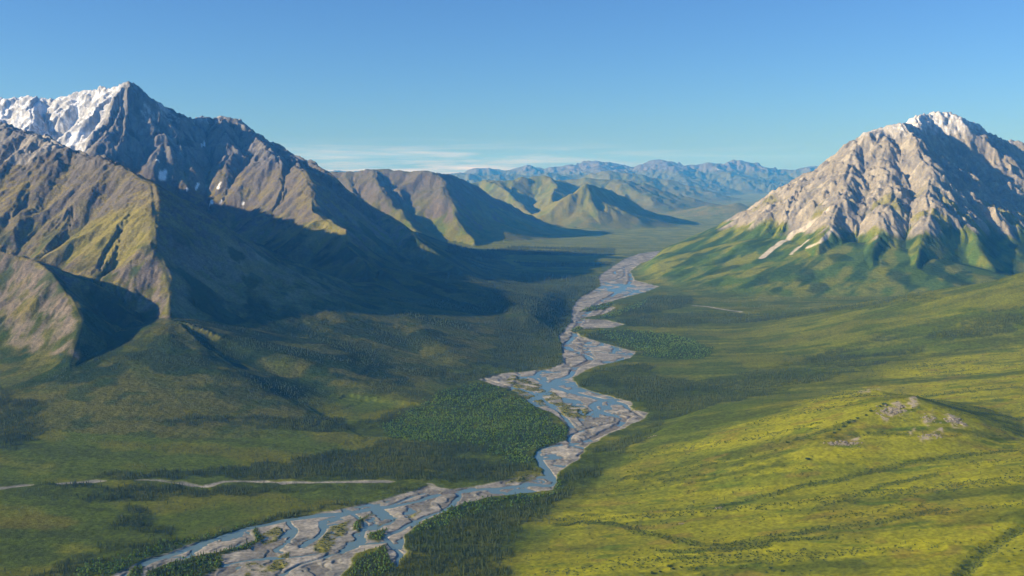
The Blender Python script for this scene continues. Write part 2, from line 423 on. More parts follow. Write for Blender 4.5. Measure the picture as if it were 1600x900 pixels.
brd = ridged(X + 60 * wnx, Y * .55 + 60 * wny, 130, 3, 401)           # small braids
thin = ss(.52, .66, brd) * river
TW = smooth_line(gline(TRIB)); dt_, stt = line_d(TW, wx8, wy8, 90)
st3 = stt / 3
tribw = 10 * (1 + 1.3 * fbm(X, Y, 130, 3, 77)) * np.clip(1 - ss(2.0, 2.4, st3) * (1 - ss(2.7, 3.0, st3)) - ss(4.0, 4.3, st3) * (1 - ss(4.6, 4.9, st3)) - .6 * ss(6.6, 6.8, st3) * (1 - ss(7, 7.2, st3)) - .5 * ss(9.3, 9.5, st3) * (1 - ss(9.8, 10, st3)) - ss(12.9, 13.2, st3) * (1 - ss(14, 14.5, st3)), 0, 1)
trib = (1 - ss(tribw - 4, tribw + 4, dt_)) * (tribw > 2) * ss(-.3, 0, fbm(X, Y, 230, 2, 1721) + .26)
PW = smooth_line(gline([(1085,478),(1105,479),(1130,483),(1158,487)])); d_, _ = line_d(PW, wx, wy, 60)
patch = 1 - ss(14, 24, d_)
grav = np.clip(np.maximum(river, np.maximum(trib, patch)), 0, 1)
isl_b = np.zeros_like(X); isl_s = np.zeros_like(X)
for kd, pts in ISL:
    m = ss(-6, 5, poly_sd(gfloor(pts), wx, wy, 40))
    if kd == 0: isl_b = np.maximum(isl_b, m)
    else: isl_s = np.maximum(isl_s, m)
scrubn = fbm(X, Y, 60, 3, 222)
isl_s = isl_s * ss(-.25, .05, scrubn)
bare = grav * (1 - isl_b)
# shape of the bed
bed = -1.2 + 1.0 * fbm(X, Y, 70, 4, 301) - 3.2 * chan * (1 - isl_b) - (2.1 + .9 * ss(3200, 5000, Y)) * thin + 1.2 * isl_b + .8 * isl_s
Hf = np.where(grav > 0, H * (1 - river) + (np.minimum(H, 2) + bed) * river - 1.5 * (grav - river), H)
H = Hf.astype(F); del Hf
# creek on the near slope
CREEK = smooth_line(gline([(1500,905),(1512,885),(1540,858),(1570,836),(1600,824),(1660,800)])); dck, _ = line_d(CREEK, wx, wy, 80)
H = H - (9 * np.exp(-(dck / 16) ** 2)).astype(F)
H = H + (fbm(X, Y, 70, 3, 808) * (1.8 - 1.3 * grav) * (1 - ss(6000, 9000, Y))).astype(F)
print('water', time.time() - T0)

# ------------------------------------------------------------------ what grows where
wx3, wy3 = X + 60 * wnx + 40 * fbm(X, Y, 320, 2, 1731), Y + 60 * wny + 40 * fbm(X, Y, 320, 2, 1733)
def area(polys, soft=18, w=(None, None)):
    out = np.zeros_like(X)
    for p in polys: out = np.maximum(out, ss(-soft, soft, poly_sd(gline(p), wx3, wy3, 70)))
    return out
dense = area([
 [(645,832),(700,797),(768,778),(862,764),(878,738),(930,698),(1010,660),(1030,650),(1040,668),(985,695),(945,725),(925,752),(885,782),(850,812),(810,850),(780,905),(530,930),(545,895),(604,868),(640,870)],
 [(235,650),(330,652),(420,650),(520,655),(560,660),(640,632),(650,640),(600,668),(500,676),(360,666),(260,662)],
 [(150,742),(240,735),(330,735),(440,722),(520,705),(600,690),(680,690),(760,700),(830,705),(838,725),(845,736),(800,745),(730,757),(640,750),(520,749),(350,748),(160,750)],
 [(30,768),(120,757),(240,756),(320,764),(400,756),(600,758),(668,760),(640,776),(600,770),(400,768),(330,775),(250,778),(150,785),(50,780)],
 [(200,790),(240,800),(250,830),(300,845),(420,808),(520,792),(640,772),(660,764),(600,782),(500,802),(400,826),(300,850),(200,880),(150,905),(60,930),(60,895),(150,860),(175,820)],
 [(-40,600),(20,610),(60,640),(60,690),(20,705),(-60,700)],
 [(900,600),(930,580),(1000,565),(1040,590),(1100,596),(1180,580),(1300,545),(1450,505),(1620,478),(1620,512),(1450,545),(1300,590),(1180,620),(1100,640),(1020,650),(985,628),(945,616),(905,604)],
 [(958,503),(1000,492),(1100,486),(1220,490),(1225,502),(1150,510),(1050,512),(975,507)],
 [(905,520),(960,515),(1040,522),(1110,545),(1060,560),(1000,556),(995,548),(960,540)],
 [(940,498),(975,482),(1020,462),(1080,462),(1090,474),(1000,492)],
 [(700,600),(760,588),(870,572),(880,545),(872,525),(892,503),(892,483),(903,467),(935,447),(930,432),(820,425),(760,440),(760,480),(780,520),(760,560),(690,590)],
 [(800,408),(880,412),(960,404),(955,412),(900,417),(820,416)],
 [(700,395),(800,398),(960,398),(960,388),(800,385),(700,382)],
 [(1200,500),(1300,488),(1400,482),(1480,470),(1440,462),(1380,470),(1300,480),(1210,488)],
])
decid = area([
 [(640,640),(700,608),(745,597),(800,614),(830,634),(866,650),(886,668),(882,687),(840,699),(832,712),(838,728),(800,722),(760,702),(700,690),(640,690),(600,680),(600,665)],
 [(930,515),(1000,516),(1080,528),(1115,545),(1100,560),(1020,560),(1000,548),(950,530)],
 [(690,770),(765,778),(862,766),(872,745),(890,750),(850,778),(780,792),(700,815),(650,840),(640,832)],
 [(60,930),(150,880),(240,858),(330,835),(400,815),(420,812),(300,850),(160,905)],
])
rslope = ss(0, 500, X - np.interp(Y, BRW[:,1], BRW[:,0])) * (1 - ss(5200, 7500, Y)) * (own != RIGHT)
# long faint strips following the lie of the slope
str1 = fbm(X * .16 + 25 * wnx, Y + .16 * X, 150, 4, 601)
str2 = fbm(X * .14 + 20 * wny, Y + .10 * X, 90, 4, 641)
patchy = fbm(X, Y, 260, 4, 655)
fine = fbm(X, Y, 30, 3, 699)
right_mid = rslope * ss(3000, 3900, Y - .25 * X) * (1 - ss(2200, 2900, X - .2 * Y))
open_right = area([
 [(870,820),(930,760),(1020,690),(1120,668),(1230,650),(1330,600),(1450,560),(1620,530),(1620,905),(800,930)],
], 60)
plain = (own == 0) & (Y < 13000)
rside = ss(300, 700, X - np.interp(Y, BRW[:,1], BRW[:,0])) * (Y > 3300)
fdens = dense * ss(-.5 + .2 * rside, .05 + .15 * rside, str1 + .4 * patchy + .3 * str2) * (.5 + .5 * ss(-.25, .1, fine))
scatter = np.where(plain, ss(.0, .35, str1 + .5 * patchy), 0) * .5
scatter = np.maximum(scatter, right_mid * .55 * ss(-.25, .25, str1 + .3 * patchy))
scatter = scatter * (1 - .93 * open_right)
fdens = np.maximum(fdens, scatter * .6)
fdens = np.maximum(fdens, decid * (.35 + .65 * ss(-.3, .05, fine + .6 * fbm(X, Y, 110, 3, 2001))))
slopef = ((own == LEFT) & (Y < 12000)) * ss(420, 120, H) if False else ((own == LEFT) & (Y < 12000)) * (1 - ss(120, 330, H)) * ss(-.05, .3, patchy + .5 * str2) * .55
fdens = np.maximum(fdens, slopef * ss(3300, 3900, Y))
fdens = fdens * (1 - np.clip(grav * 1.2, 0, 1)) 
fdens = np.maximum(fdens, isl_b * .9)
shr = open_right * np.maximum(ss(.08, .38, str2 + .35 * fine) * .6, .10 * ss(.0, .25, fbm(X, Y, 120, 3, 951)))
BELT = [[(1110,795),(1200,775),(1290,755),(1380,735),(1450,722),(1580,706)], [(1150,845),(1260,830),(1380,815),(1470,798)],
        [(870,820),(930,815),(1000,830),(1100,850),(1200,845),(1300,838)], [(1235,688),(1290,670),(1330,655)],[(1460,625),(1500,640),(1560,648),(1620,650)],
        [(1040,860),(1120,858),(1200,850)],[(1300,790),(1380,760),(1460,745)],[(1500,905),(1512,885),(1540,858),(1570,836),(1600,824)]]
belt = np.zeros_like(X)
for p in BELT:
    d, _ = line_d(smooth_line(gline(p)), wx, wy, 60); belt = np.maximum(belt, 1 - ss(6, 22, d))
shr = np.maximum(shr, belt * .9 * ss(-.5, .1, fine + .5))
shr = np.maximum(shr, isl_s * .55)
shr = shr * (1 - bare * (1 - isl_s))
print('plants', time.time() - T0)

# ------------------------------------------------------------------ ground albedo, with some light and shade painted in
gx, gy = grad(H)
slope = np.sqrt(gx * gx + gy * gy)
def mixc(A, c, w):
    w = np.clip(w, 0, 1)[..., None].astype(F)
    return A * (1 - w) + np.asarray(c, F) * w
big = fbm(X, Y, 1400, 3, 900)
C3 = np.empty(X.shape + (3,), F); C3[:] = (.075, .102, .020)
C3 = mixc(C3, (.150, .152, .026), ss(-.1, .4, patchy + .7 * str1))
C3 = mixc(C3, (.045, .060, .018), ss(.0, .4, fine * .5 - str1) * .7)
C3 = mixc(C3, (.175, .185, .026), right_mid * ss(-.15, .3, str2 + .5 * patchy) * .85)
C3 = mixc(C3, (.19, .20, .042), ss(8500, 11000, Y) * (.45 + .5 * ss(-.2, .3, str1 + patchy)))
# near slope: moss and sedge, bright
C3 = mixc(C3, (.175, .180, .018), rslope * open_right * ss(-.5, .15, str1 + .5 * big))
C3 = mixc(C3, (.26, .255, .016), rslope * open_right * ss(.05, .5, str2 + .4 * patchy + .2) * .8)
C3 = mixc(C3, (.070, .085, .016), rslope * ss(.05, .42, -str1 + .25 * fine) * .75)
C3 = mixc(C3, (.12, .095, .028), rslope * open_right * ss(.1, .5, fbm(X, Y, 340, 3, 931)) * .45)
C3 = mixc(C3, (.060, .095, .016), rslope * open_right * ss(.12, .3, fbm(X * .3, Y + .1 * X, 48, 4, 941) - .1) * .7)
C3 = mixc(C3, (.17, .13, .045), rslope * open_right * ss(.2, .4, fbm(X * .5, Y, 75, 4, 947)) * .6)
sunlit_tint = area([[(690,402),(760,408),(840,414),(900,420),(880,412),(800,405),(720,398)]], 30)
C3 = mixc(C3, (.17, .17, .03), sunlit_tint)  # sunlit strip between mountain shadows, painted as brighter ground
ylw = area([[(0,800),(60,800),(120,815),(110,825),(40,822),(-20,828)]], 25)
C3 = mixc(C3, (.17, .13, .03), ylw * .4)
# mountain sides
rockL = np.array((.120, .105, .085)); tundra = (.190, .158, .070); green = (.070, .095, .020); dgreen = (.018, .034, .014)
ga, gb, gc_ = GC[0], GC[1], GC[2]
wl_ = (own == LEFT).astype(F) * ss(4, 40, H)
c = np.empty_like(C3); c[:] = tundra
c = mixc(c, green, ss(.1, .6, -gb + .6 * patchy) * (1 - ss(450, 760, H)) * .8)
c = mixc(c, (.20, .165, .085), ss(.0, .5, big + .5 * ga) * .6)
c = mixc(c, (.10, .085, .062), ss(.05, .35, fbm(X, Y, 210, 4, 1811) + .3 * gb) * ss(300, 500, H) * .35)
c = mixc(c, rockL, ss(.62, .95, slope + .25 * fine + .2 * gc_))
c = mixc(c, rockL * .9, ss(820, 1060, H + 90 * patchy))
c = mixc(c, (.10, .10, .105), ss(850, 1050, H) * (Y > 7600) * .85)
c = mixc(c, (.085, .08, .075), ss(900, 1150, H + 60 * fine) * ss(-.3, .4, patchy))
c = mixc(c, (.21, .20, .185), ss(.1, .6, crag + .4 * gc_) * ss(850, 1150, H) * .7)  # crag ridges painted lighter, relief shading put into the colour
c = mixc(c, (.035, .037, .036), ss(.0, .5, -crag + .5 * gb) * ss(850, 1150, H) * .7)  # crag hollows painted darker, for detail lost in the shade
c = mixc(c, (.058, .070, .022), (1 - ss(260, 420, H + 60 * patchy)) * .75)
dpatch = ss(.02, .2, fbm(X, Y, 420, 4, 977) + .35 * gb) * (1 - ss(360, 520, H)) * ss(30, 90, H)
c = mixc(c, dgreen, dpatch * .85)
lit_mead = area([[(430,372),(455,350),(500,345),(537,352),(538,380),(500,378)],[(200,420),(60,400),(110,360),(180,330),(230,330),(240,380)]], 60)
c = mixc(c, (.24, .21, .04), lit_mead * .55)  # yellow meadow, with sunlight on meadow and spur face put into the colour
c = mixc(c, (.50, .46, .40), (np.hypot(X - at(65,214,6.5)[0], Y - 6450) < 260) * .35)
fl = area([[(262,400),(400,385),(480,430),(560,420),(640,500),(700,560),(640,600),(480,640),(330,600),(270,520)]], 60)
c = mixc(c, (.215, .185, .125), fl * ss(140, 260, H) * (.35 + .5 * ss(-.3, .3, fbm(X, Y, 90, 4, 1923))))  # shaded flank painted lighter, standing in for grazing light
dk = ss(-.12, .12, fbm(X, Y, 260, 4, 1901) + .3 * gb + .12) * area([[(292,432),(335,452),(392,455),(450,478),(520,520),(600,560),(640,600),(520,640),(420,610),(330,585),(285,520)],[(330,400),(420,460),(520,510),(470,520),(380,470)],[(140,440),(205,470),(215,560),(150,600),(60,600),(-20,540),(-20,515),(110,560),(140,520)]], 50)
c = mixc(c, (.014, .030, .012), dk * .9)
cl = area([[(-20,385),(45,402),(80,425),(108,465),(125,520),(112,560),(60,562),(0,515),(-40,500)],[(205,400),(245,400),(262,450),(258,520),(235,480),(205,470),(190,430)]], 25)
c = mixc(c, (.17, .14, .11), cl * ss(-.5, .1, fbm(X, Y * .5, 60, 4, 1911)) * .9)
c = mixc(c, (.05, .06, .03), cl * ss(.05, .35, fbm(X, Y * .4, 55, 3, 1913)) * .8)
mot = fbm(X, Y, 130, 4, 1601)
c = mixc(c, (.17, .145, .065), ss(.08, .4, mot) * ss(150, 350, H) * (1 - ss(800, 1000, H)) * .55)
c = mixc(c, (.030, .052, .016), ss(.10, .38, -mot + .3 * gb) * (1 - ss(450, 700, H)) * .75)
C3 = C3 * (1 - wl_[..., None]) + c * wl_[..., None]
wm = (own == MID).astype(F) * ss(2, 60, H)
c[:] = (.155, .150, .045)
c = mixc(c, (.095, .125, .030), ss(-.2, .3, patchy - .4 * ga))
c = mixc(c, (.12, .10, .075), ss(.62, .95, slope + .2 * fine) * (Y < 15200))
c = mixc(c, (.115, .098, .07), ss(250, 600, H + 120 * patchy) * (Y < 15000) * .85)
c = mixc(c, (.20, .165, .06), ss(-.1, .4, patchy + .4 * big) * (Y > 15000) * .7)
C3 = C3 * (1 - wm[..., None]) + c * wm[..., None]
wf = (own == FAR).astype(F) * ss(2, 120, H)
c[:] = (.10, .105, .05)
c = mixc(c, (.13, .12, .10), ss(750, 1050, H + 150 * big))
c = mixc(c, (.8, .82, .85), ss(1040, 1130, H + 190 * fbm(X, Y, 3500, 2, 1201) - 260 * (slope - .35)) * ss(.26, .45, fbm(X, Y, 4200, 2, 1207)))
C3 = C3 * (1 - wf[..., None]) + c * wf[..., None]
wr = (own == RIGHT).astype(F) * ss(4, 60, H) * (Y > 5200)
hr = H + 95 * fbm(X, Y, 520, 4, 1301) + 50 * gb - 90 * ss(0, 1200, X - at(1400, 300, 8.5)[0]) * 0
c[:] = (.070, .115, .020)
st_ = fbm((X + .8 * Y) * .22, (X - .8 * Y), 190, 4, 1921)
c = mixc(c, (.155, .165, .028), ss(-.15, .3, patchy * .6 - .3 * ga + st_))
c = mixc(c, (.026, .055, .014), ss(.0, .3, -st_ + .3 * patchy) * .8)
c = mixc(c, (.022, .045, .014), ss(.1, .45, gb * .5 + fbm(X, Y, 300, 3, 1311)) * .8)
rk = np.empty_like(c); rk[:] = (.265, .232, .178)
rk = mixc(rk, (.19, .175, .155), ss(-.1, .35, fbm(X, Y, 210, 4, 1333)))
rk = mixc(rk, (.345, .305, .235), ss(.1, .5, fbm(X, Y, 120, 4, 1351) + .3 * gc_))
rk = mixc(rk, (.15, .145, .05), ss(.05, .4, patchy + .3 * -gb) * (1 - ss(600, 850, H)) * .6)
w4 = ss(360, 440, hr)[..., None]; c = c * (1 - w4) + rk * w4
# pale scree chutes
for p, hw in (([(1238,368),(1218,382),(1200,394),(1190,402)], 22), ([(1300,362),(1280,378),(1262,385)], 9), ([(1262,372),(1245,388),(1236,396)], 8), ([(1290,340),(1270,352),(1240,366)], 20)):
    d, _ = line_d(smooth_line(gline(p)), wx8, wy8, 90); c = mixc(c, (.52, .46, .38), (1 - ss(hw, hw + 14, d)) * .85)
snR = ss(1150, 1420, H + 80 * fine + 60 * patchy) * ss(1.5, .5, slope) if False else ss(1180, 1430, H + 90 * fine + 70 * patchy)
c = mixc(c, (.80, .79, .78), snR * (.42 + .5 * ss(-.1, .4, fine)))
C3 = C3 * (1 - wr[..., None]) + c * wr[..., None]
# snow on the big massif
sx0 = at(193, 170, 9.4)[0]
snow = (own == LEFT) * (Y > 7800) * ss(940, 1100, H + 130 * patchy + 90 * fine)
west = 1 - ss(-40, 60, X - sx0 - (Y - 9400) * 0.05)
snowA = snow * (west * (.95 - .6 * ss(.12, .5, crag + .5 * fine) * ss(.65, 1.1, slope)) + (1 - west) * .38 * ss(1330, 1500, H + 200 * fine) * ss(-.1, .4, -gb + fine))
C3 = mixc(C3, (.80, .82, .86), snowA)
# lasting snow patches
for px, py, km, rad in ((254,272,8.2,30),(308,287,8.3,11),(342,288,8.3,14),(331,316,7.9,17),(345,317,7.9,8),(380,317,7.9,9),(318,227,9.0,16),(292,299,8.0,9),(247,253,8.8,11)):
    qx, qy = ground(px, py)
    d = np.hypot((X - qx) * 1.0 + 20 * wnx, (Y - qy) * .45 + 20 * wny)
    C3 = mixc(C3, (.85, .86, .88), 1 - ss(rad * .8, rad * 1.2, d))
# forest floor, gravel, scrub
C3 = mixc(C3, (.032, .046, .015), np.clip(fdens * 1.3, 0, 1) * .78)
C3 = mixc(C3, (.045, .075, .016), decid * .5)
C3 = mixc(C3, (.040, .065, .016), shr * .55)
gv = np.empty_like(C3); gv[:] = (.40, .365, .295)
gv = mixc(gv, (.23, .220, .19), ss(-.2, .3, fbm(X * .4, Y, 45, 3, 1403)))
gv = mixc(gv, (.47, .435, .36), ss(.15, .5, fbm(X, Y * .6, 60, 3, 1409)) * .7)
brn = ridged(X * .55 + 40 * wnx, Y + 40 * wny, 75, 3, 1713)
gv = mixc(gv, (.22, .21, .18), ss(.25, .6, brn) * .55)
gv = mixc(gv, (.15, .155, .135), ss(.36, .56, brd) * .6)
gv = mixc(gv, (.17, .155, .13), ss(.30, .7, chan + .5 * thin))
gv = mixc(gv, (.13, .13, .05), isl_s * .75)
C3 = C3 * (1 - bare[..., None]) + .98 * gv * bare[..., None]
# bare rock of the knoll
outc = np.zeros_like(X)
for p in ([(1375,650),(1392,628),(1430,618),(1440,632),(1400,650),(1385,662)], [(1290,702),(1320,686),(1346,676),(1340,686),(1300,700)], [(1440,660),(1458,640),(1462,655),(1450,672)], [(1468,645),(1492,650),(1512,668),(1490,672)], [(1435,690),(1475,670),(1478,680),(1445,698)], [(1418,676),(1432,668),(1424,684)], [(1335,612),(1352,607),(1378,606),(1360,612),(1338,618)]):
    outc = np.maximum(outc, ss(-5, 6, poly_sd(gline(p), wx8, wy8, 30)) * ss(-.35, .25, 1.2 * fbm(X, Y, 26, 3, 1701) + .5 * scrubn))
C3 = mixc(C3, (.30, .255, .21), outc * .85)
C3 *= (1 + (.34 * fbm(X, Y, 18, 3, 1501) + .22 * fbm(X * .5, Y, 55, 2, 1507))[..., None])
H = H + (outc * (.8 + .6 * crag)).astype(F)
C3 *= (1 + .14 * rslope * open_right)[..., None]
veg = ss(1.25, 1.9, C3[..., 1] / C3[..., 2]) * (1 - .75 * isL * ss(250, 500, H)); C3[..., 2] *= 1 - .6 * veg
C3 = np.clip(C3, .003, .9)
print('colours', time.time() - T0)

# ------------------------------------------------------------------ materials
def mat(name):
    m = bpy.data.materials.new(name); m.use_nodes = True
    nt = m.node_tree; b = nt.nodes['Principled BSDF']; return m, nt, b
def ground_mat(name, bump_sc, bump_h, rough=.95):
    m, nt, b = mat(name)
    va = nt.nodes.new('ShaderNodeVertexColor'); va.layer_name = 'tint'
    geo = nt.nodes.new('ShaderNodeNewGeometry')
    n1 = nt.nodes.new('ShaderNodeTexNoise'); n1.inputs['Scale'].default_value = 1 / 9.0; n1.inputs['Detail'].default_value = 4
    n2 = nt.nodes.new('ShaderNodeTexNoise'); n2.inputs['Scale'].default_value = 1 / bump_sc; n2.inputs['Detail'].default_value = 5; n2.inputs['Roughness'].default_value = .62
    for n in (n1, n2): nt.links.new(geo.outputs['Position'], n.inputs['Vector'])
    mr = nt.nodes.new('ShaderNodeMapRange'); mr.inputs['From Min'].default_value = .3; mr.inputs['From Max'].default_value = .7
    mr.inputs['To Min'].default_value = .72; mr.inputs['To Max'].default_value = 1.28
    nt.links.new(n1.outputs['Fac'], mr.inputs['Value'])
    mx = nt.nodes.new('ShaderNodeMix'); mx.data_type = 'RGBA'; mx.blend_type = 'MULTIPLY'; mx.inputs['Factor'].default_value = 1
    nt.links.new(va.outputs['Color'], mx.inputs['A']); nt.links.new(mr.outputs['Result'], mx.inputs['B'])
    nt.links.new(mx.outputs['Result'], b.inputs['Base Color'])
    bp = nt.nodes.new('ShaderNodeBump'); bp.inputs['Distance'].default_value = bump_h; bp.inputs['Strength'].default_value = .8
    nt.links.new(n2.outputs['Fac'], bp.inputs['Height']); nt.links.new(bp.outputs['Normal'], b.inputs['Normal'])
    b.inputs['Roughness'].default_value = rough; b.inputs['Specular IOR Level'].default_value = .03
    return m
M_GRASS = ground_mat('tundra_ground', 14, 3.0)
M_ROCK = ground_mat('mountain_side', 38, 12.0)
M_FAR = ground_mat('distant_slopes', 160, 45.0)
M_GRAV = ground_mat('river_gravel', 7, .8, .85)

# ------------------------------------------------------------------ the sheet, cut into named grounds that share their borders
idx = np.arange(NR * NT, dtype=np.int32).reshape(NR, NT)
q = np.stack([idx[:-1, :-1], idx[:-1, 1:], idx[1:, 1:], idx[1:, :-1]], -1).reshape(-1, 4)[:, ::-1]
fo = own[:-1, :-1].copy(); fo[fo == KNOLL] = 0
fo[(grav[:-1, :-1] > .5)] = 9
fo = fo.reshape(-1)
VX = np.stack([X, Y, H], -1).reshape(-1, 3)
# normals of the whole sheet, so that no seam shows
gx, gy = grad(H)
NN = np.stack([-gx, -gy, np.ones_like(gx)], -1).reshape(-1, 3); NN /= np.linalg.norm(NN, axis=1, keepdims=True)
CC = np.concatenate([C3.reshape(-1, 3), np.ones((NR * NT, 1), F)], 1)

def sheet(name, sel, m, label):
    qq = q[sel]
    used = np.zeros(NR * NT, bool); used[qq.ravel()] = True
    remap = np.cumsum(used) - 1
    qq = remap[qq]
    me = bpy.data.meshes.new(name)
    nv, nf = int(used.sum()), len(qq)
    me.vertices.add(nv); me.vertices.foreach_set('co', VX[used].ravel().astype(F))
    me.loops.add(nf * 4); me.loops.foreach_set('vertex_index', qq.ravel().astype(np.int32))
    me.polygons.add(nf); me.polygons.foreach_set('loop_start', np.arange(0, nf * 4, 4, dtype=np.int32))
    me.update(calc_edges=True)
    me.polygons.foreach_set('use_smooth', np.ones(nf, bool))
    ca = me.color_attributes.new('tint', 'FLOAT_COLOR', 'POINT'); ca.data.foreach_set('color', CC[used].ravel().astype(F))
    me.materials.append(m)
    o = bpy.data.objects.new(name, me); COL.objects.link(o)
    o['kind'] = 'structure'; o['label'] = label
    return o
sheet('valley_ground', fo == 0, M_GRASS, 'mossy green valley floor and gentle slopes beside the braided river')
sheet('river_bed', fo == 9, M_GRAV, 'pale gravel bars of the braided river winding down the valley')
sheet('snowy_mountain', fo == LEFT, M_ROCK, 'dark craggy massif with a snowy summit and brown spurs')
sheet('rocky_mountain', fo == RIGHT, M_ROCK, 'pale grey rocky peak with green skirts and a snow dusted top')
sheet('hills', fo == MID, M_ROCK, 'brown and green hills half in shade beyond the river bend')
sheet('distant_mountains', fo == FAR, M_FAR, 'blue hazy mountain range with snow flecks on the horizon')
print('sheet', time.time() - T0)

# ------------------------------------------------------------------ water: a level sheet lying in the channels
wsel = ((grav > .2) & (Y < 16000)).astype(bool)
fs = (wsel[:-1, :-1] | wsel[1:, 1:] | wsel[1:, :-1] | wsel[:-1, 1:]).reshape(-1) & ((river[:-1, :-1] > .02) | (river[1:, 1:] > .02)).reshape(-1)
qq = q[fs]; used = np.zeros(NR * NT, bool); used[qq.ravel()] = True; remap = np.cumsum(used) - 1
me = bpy.data.meshes.new('river_water')
P = VX[used].copy(); P[:, 2] = -3.3
qq = remap[qq]; nf = len(qq)
me.vertices.add(len(P)); me.vertices.foreach_set('co', P.ravel().astype(F))
me.loops.add(nf * 4); me.loops.foreach_set('vertex_index', qq.ravel().astype(np.int32))
me.polygons.add(nf); me.polygons.foreach_set('loop_start', np.arange(0, nf * 4, 4, dtype=np.int32)); me.update(calc_edges=True)
m, nt, b = mat('river_water')
b.inputs['Base Color'].default_value = (.12, .19, .20, 1); b.inputs['Roughness'].default_value = .27; b.inputs['IOR'].default_value = 1.33
geo = nt.nodes.new('ShaderNodeNewGeometry')
n2 = nt.nodes.new('ShaderNodeTexNoise'); n2.inputs['Scale'].default_value = .25; n2.inputs['Detail'].default_value = 3
nt.links.new(geo.outputs['Position'], n2.inputs['Vector'])
bp = nt.nodes.new('ShaderNodeBump'); bp.inputs['Distance'].default_value = .25; bp.inputs['Strength'].default_value = .5
nt.links.new(n2.outputs['Fac'], bp.inputs['Height']); nt.links.new(bp.outputs['Normal'], b.inputs['Normal'])
me.materials.append(m)
o = bpy.data.objects.new('river_water', me); COL.objects.link(o); o['kind'] = 'structure'; o['label'] = 'blue green glacial water braided through the gravel bed'

# ------------------------------------------------------------------ look-up on the sheet
lr = np.log(RR)
def sample(A, x, y):
    rr = np.log(np.hypot(x, y)); tt = np.arctan2(x, y)
    i = np.clip(np.interp(rr, lr, np.arange(NR)), 0, NR - 1.001); j = np.clip(np.interp(tt, TH, np.arange(NT)), 0, NT - 1.001)
    i0 = i.astype(int); j0 = j.astype(int); a = i - i0; b = j - j0
    return (A[i0, j0] * (1-a) * (1-b) + A[i0+1, j0] * a * (1-b) + A[i0, j0+1] * (1-a) * b + A[i0+1, j0+1] * a * b)

# ------------------------------------------------------------------ plants
def leaf_mat(name, dark, light, rough=.8):
    m, nt, b = mat(name)
    at_ = nt.nodes.new('ShaderNodeAttribute'); at_.attribute_type = 'INSTANCER'; at_.attribute_name = 'hue'
    oi = nt.nodes.new('ShaderNodeObjectInfo')
    ad = nt.nodes.new('ShaderNodeMath'); ad.operation = 'ADD'
    ml = nt.nodes.new('ShaderNodeMath'); ml.operation = 'MULTIPLY'; ml.inputs[1].default_value = .35
    nt.links.new(oi.outputs['Random'], ml.inputs[0]); nt.links.new(ml.outputs[0], ad.inputs[0]); nt.links.new(at_.outputs['Fac'], ad.inputs[1])
    cr = nt.nodes.new('ShaderNodeValToRGB'); cr.color_ramp.elements[0].color = (*dark, 1); cr.color_ramp.elements[1].color = (*light, 1)
    nt.links.new(ad.outputs[0], cr.inputs['Fac']); nt.links.new(cr.outputs['Color'], b.inputs['Base Color'])
    b.inputs['Roughness'].default_value = rough; b.inputs['Specular IOR Level'].default_value = .15
    return m
M_SPR = leaf_mat('spruce_needles', (.018, .034, .009), (.082, .105, .018))
M_DEC = leaf_mat('willow_leaves', (.070, .155, .014), (.185, .270, .028))
M_SHR = leaf_mat('shrub_leaves', (.035, .065, .018), (.085, .110, .025))
M_BARK, nt_, b_ = mat('bark'); b_.inputs['Base Color'].default_value = (.10, .075, .055, 1); b_.inputs['Roughness'].default_value = .9

def mesh_from(name, V, Fc, m):
    me = bpy.data.meshes.new(name); me.from_pydata(V, [], Fc); me.materials.append(m); me.update(); return me
def spruce_crown(name, h, rad, tiers, sides, seed):
    g = np.random.default_rng(seed); V = []; Fc = []
    for k in range(tiers):
        t = k / tiers
        z0 = h * (.08 + .86 * t); rr = rad * (1 - t) ** .8 * g.uniform(.75, 1.15) + .12; zt = z0 + h * .95 / tiers * 1.7
        i0 = len(V); V.append((g.normal(0, .05), g.normal(0, .05), min(zt, h)))
        for s in range(sides * 2):
            a = math.pi * s / sides + k * 1.3
            q = rr * (g.uniform(.8, 1.15) if s % 2 else g.uniform(.35, .6))
            V.append((q * math.cos(a), q * math.sin(a), z0 - (.0 if s % 2 == 0 else .28 * rr) + g.normal(0, .1)))
        n = sides * 2
        for s in range(n): Fc.append((i0, i0 + 1 + s, i0 + 1 + (s + 1) % n))
    return mesh_from(name, V, Fc, M_SPR)
def trunk_mesh(name, h, r0, lean=0):
    V = []; Fc = []; n = 6
    for k in range(4):
        t = k / 3
        for s in range(n):
            a = 2 * math.pi * s / n; q = r0 * (1 - .85 * t)
            V.append((q * math.cos(a) + lean * t, q * math.sin(a), -.6 + (h + .6) * t))
    for k in range(3):
        for s in range(n): Fc.append((k*n+s, k*n+(s+1)%n, (k+1)*n+(s+1)%n, (k+1)*n+s))
    return mesh_from(name, V, Fc, M_BARK)
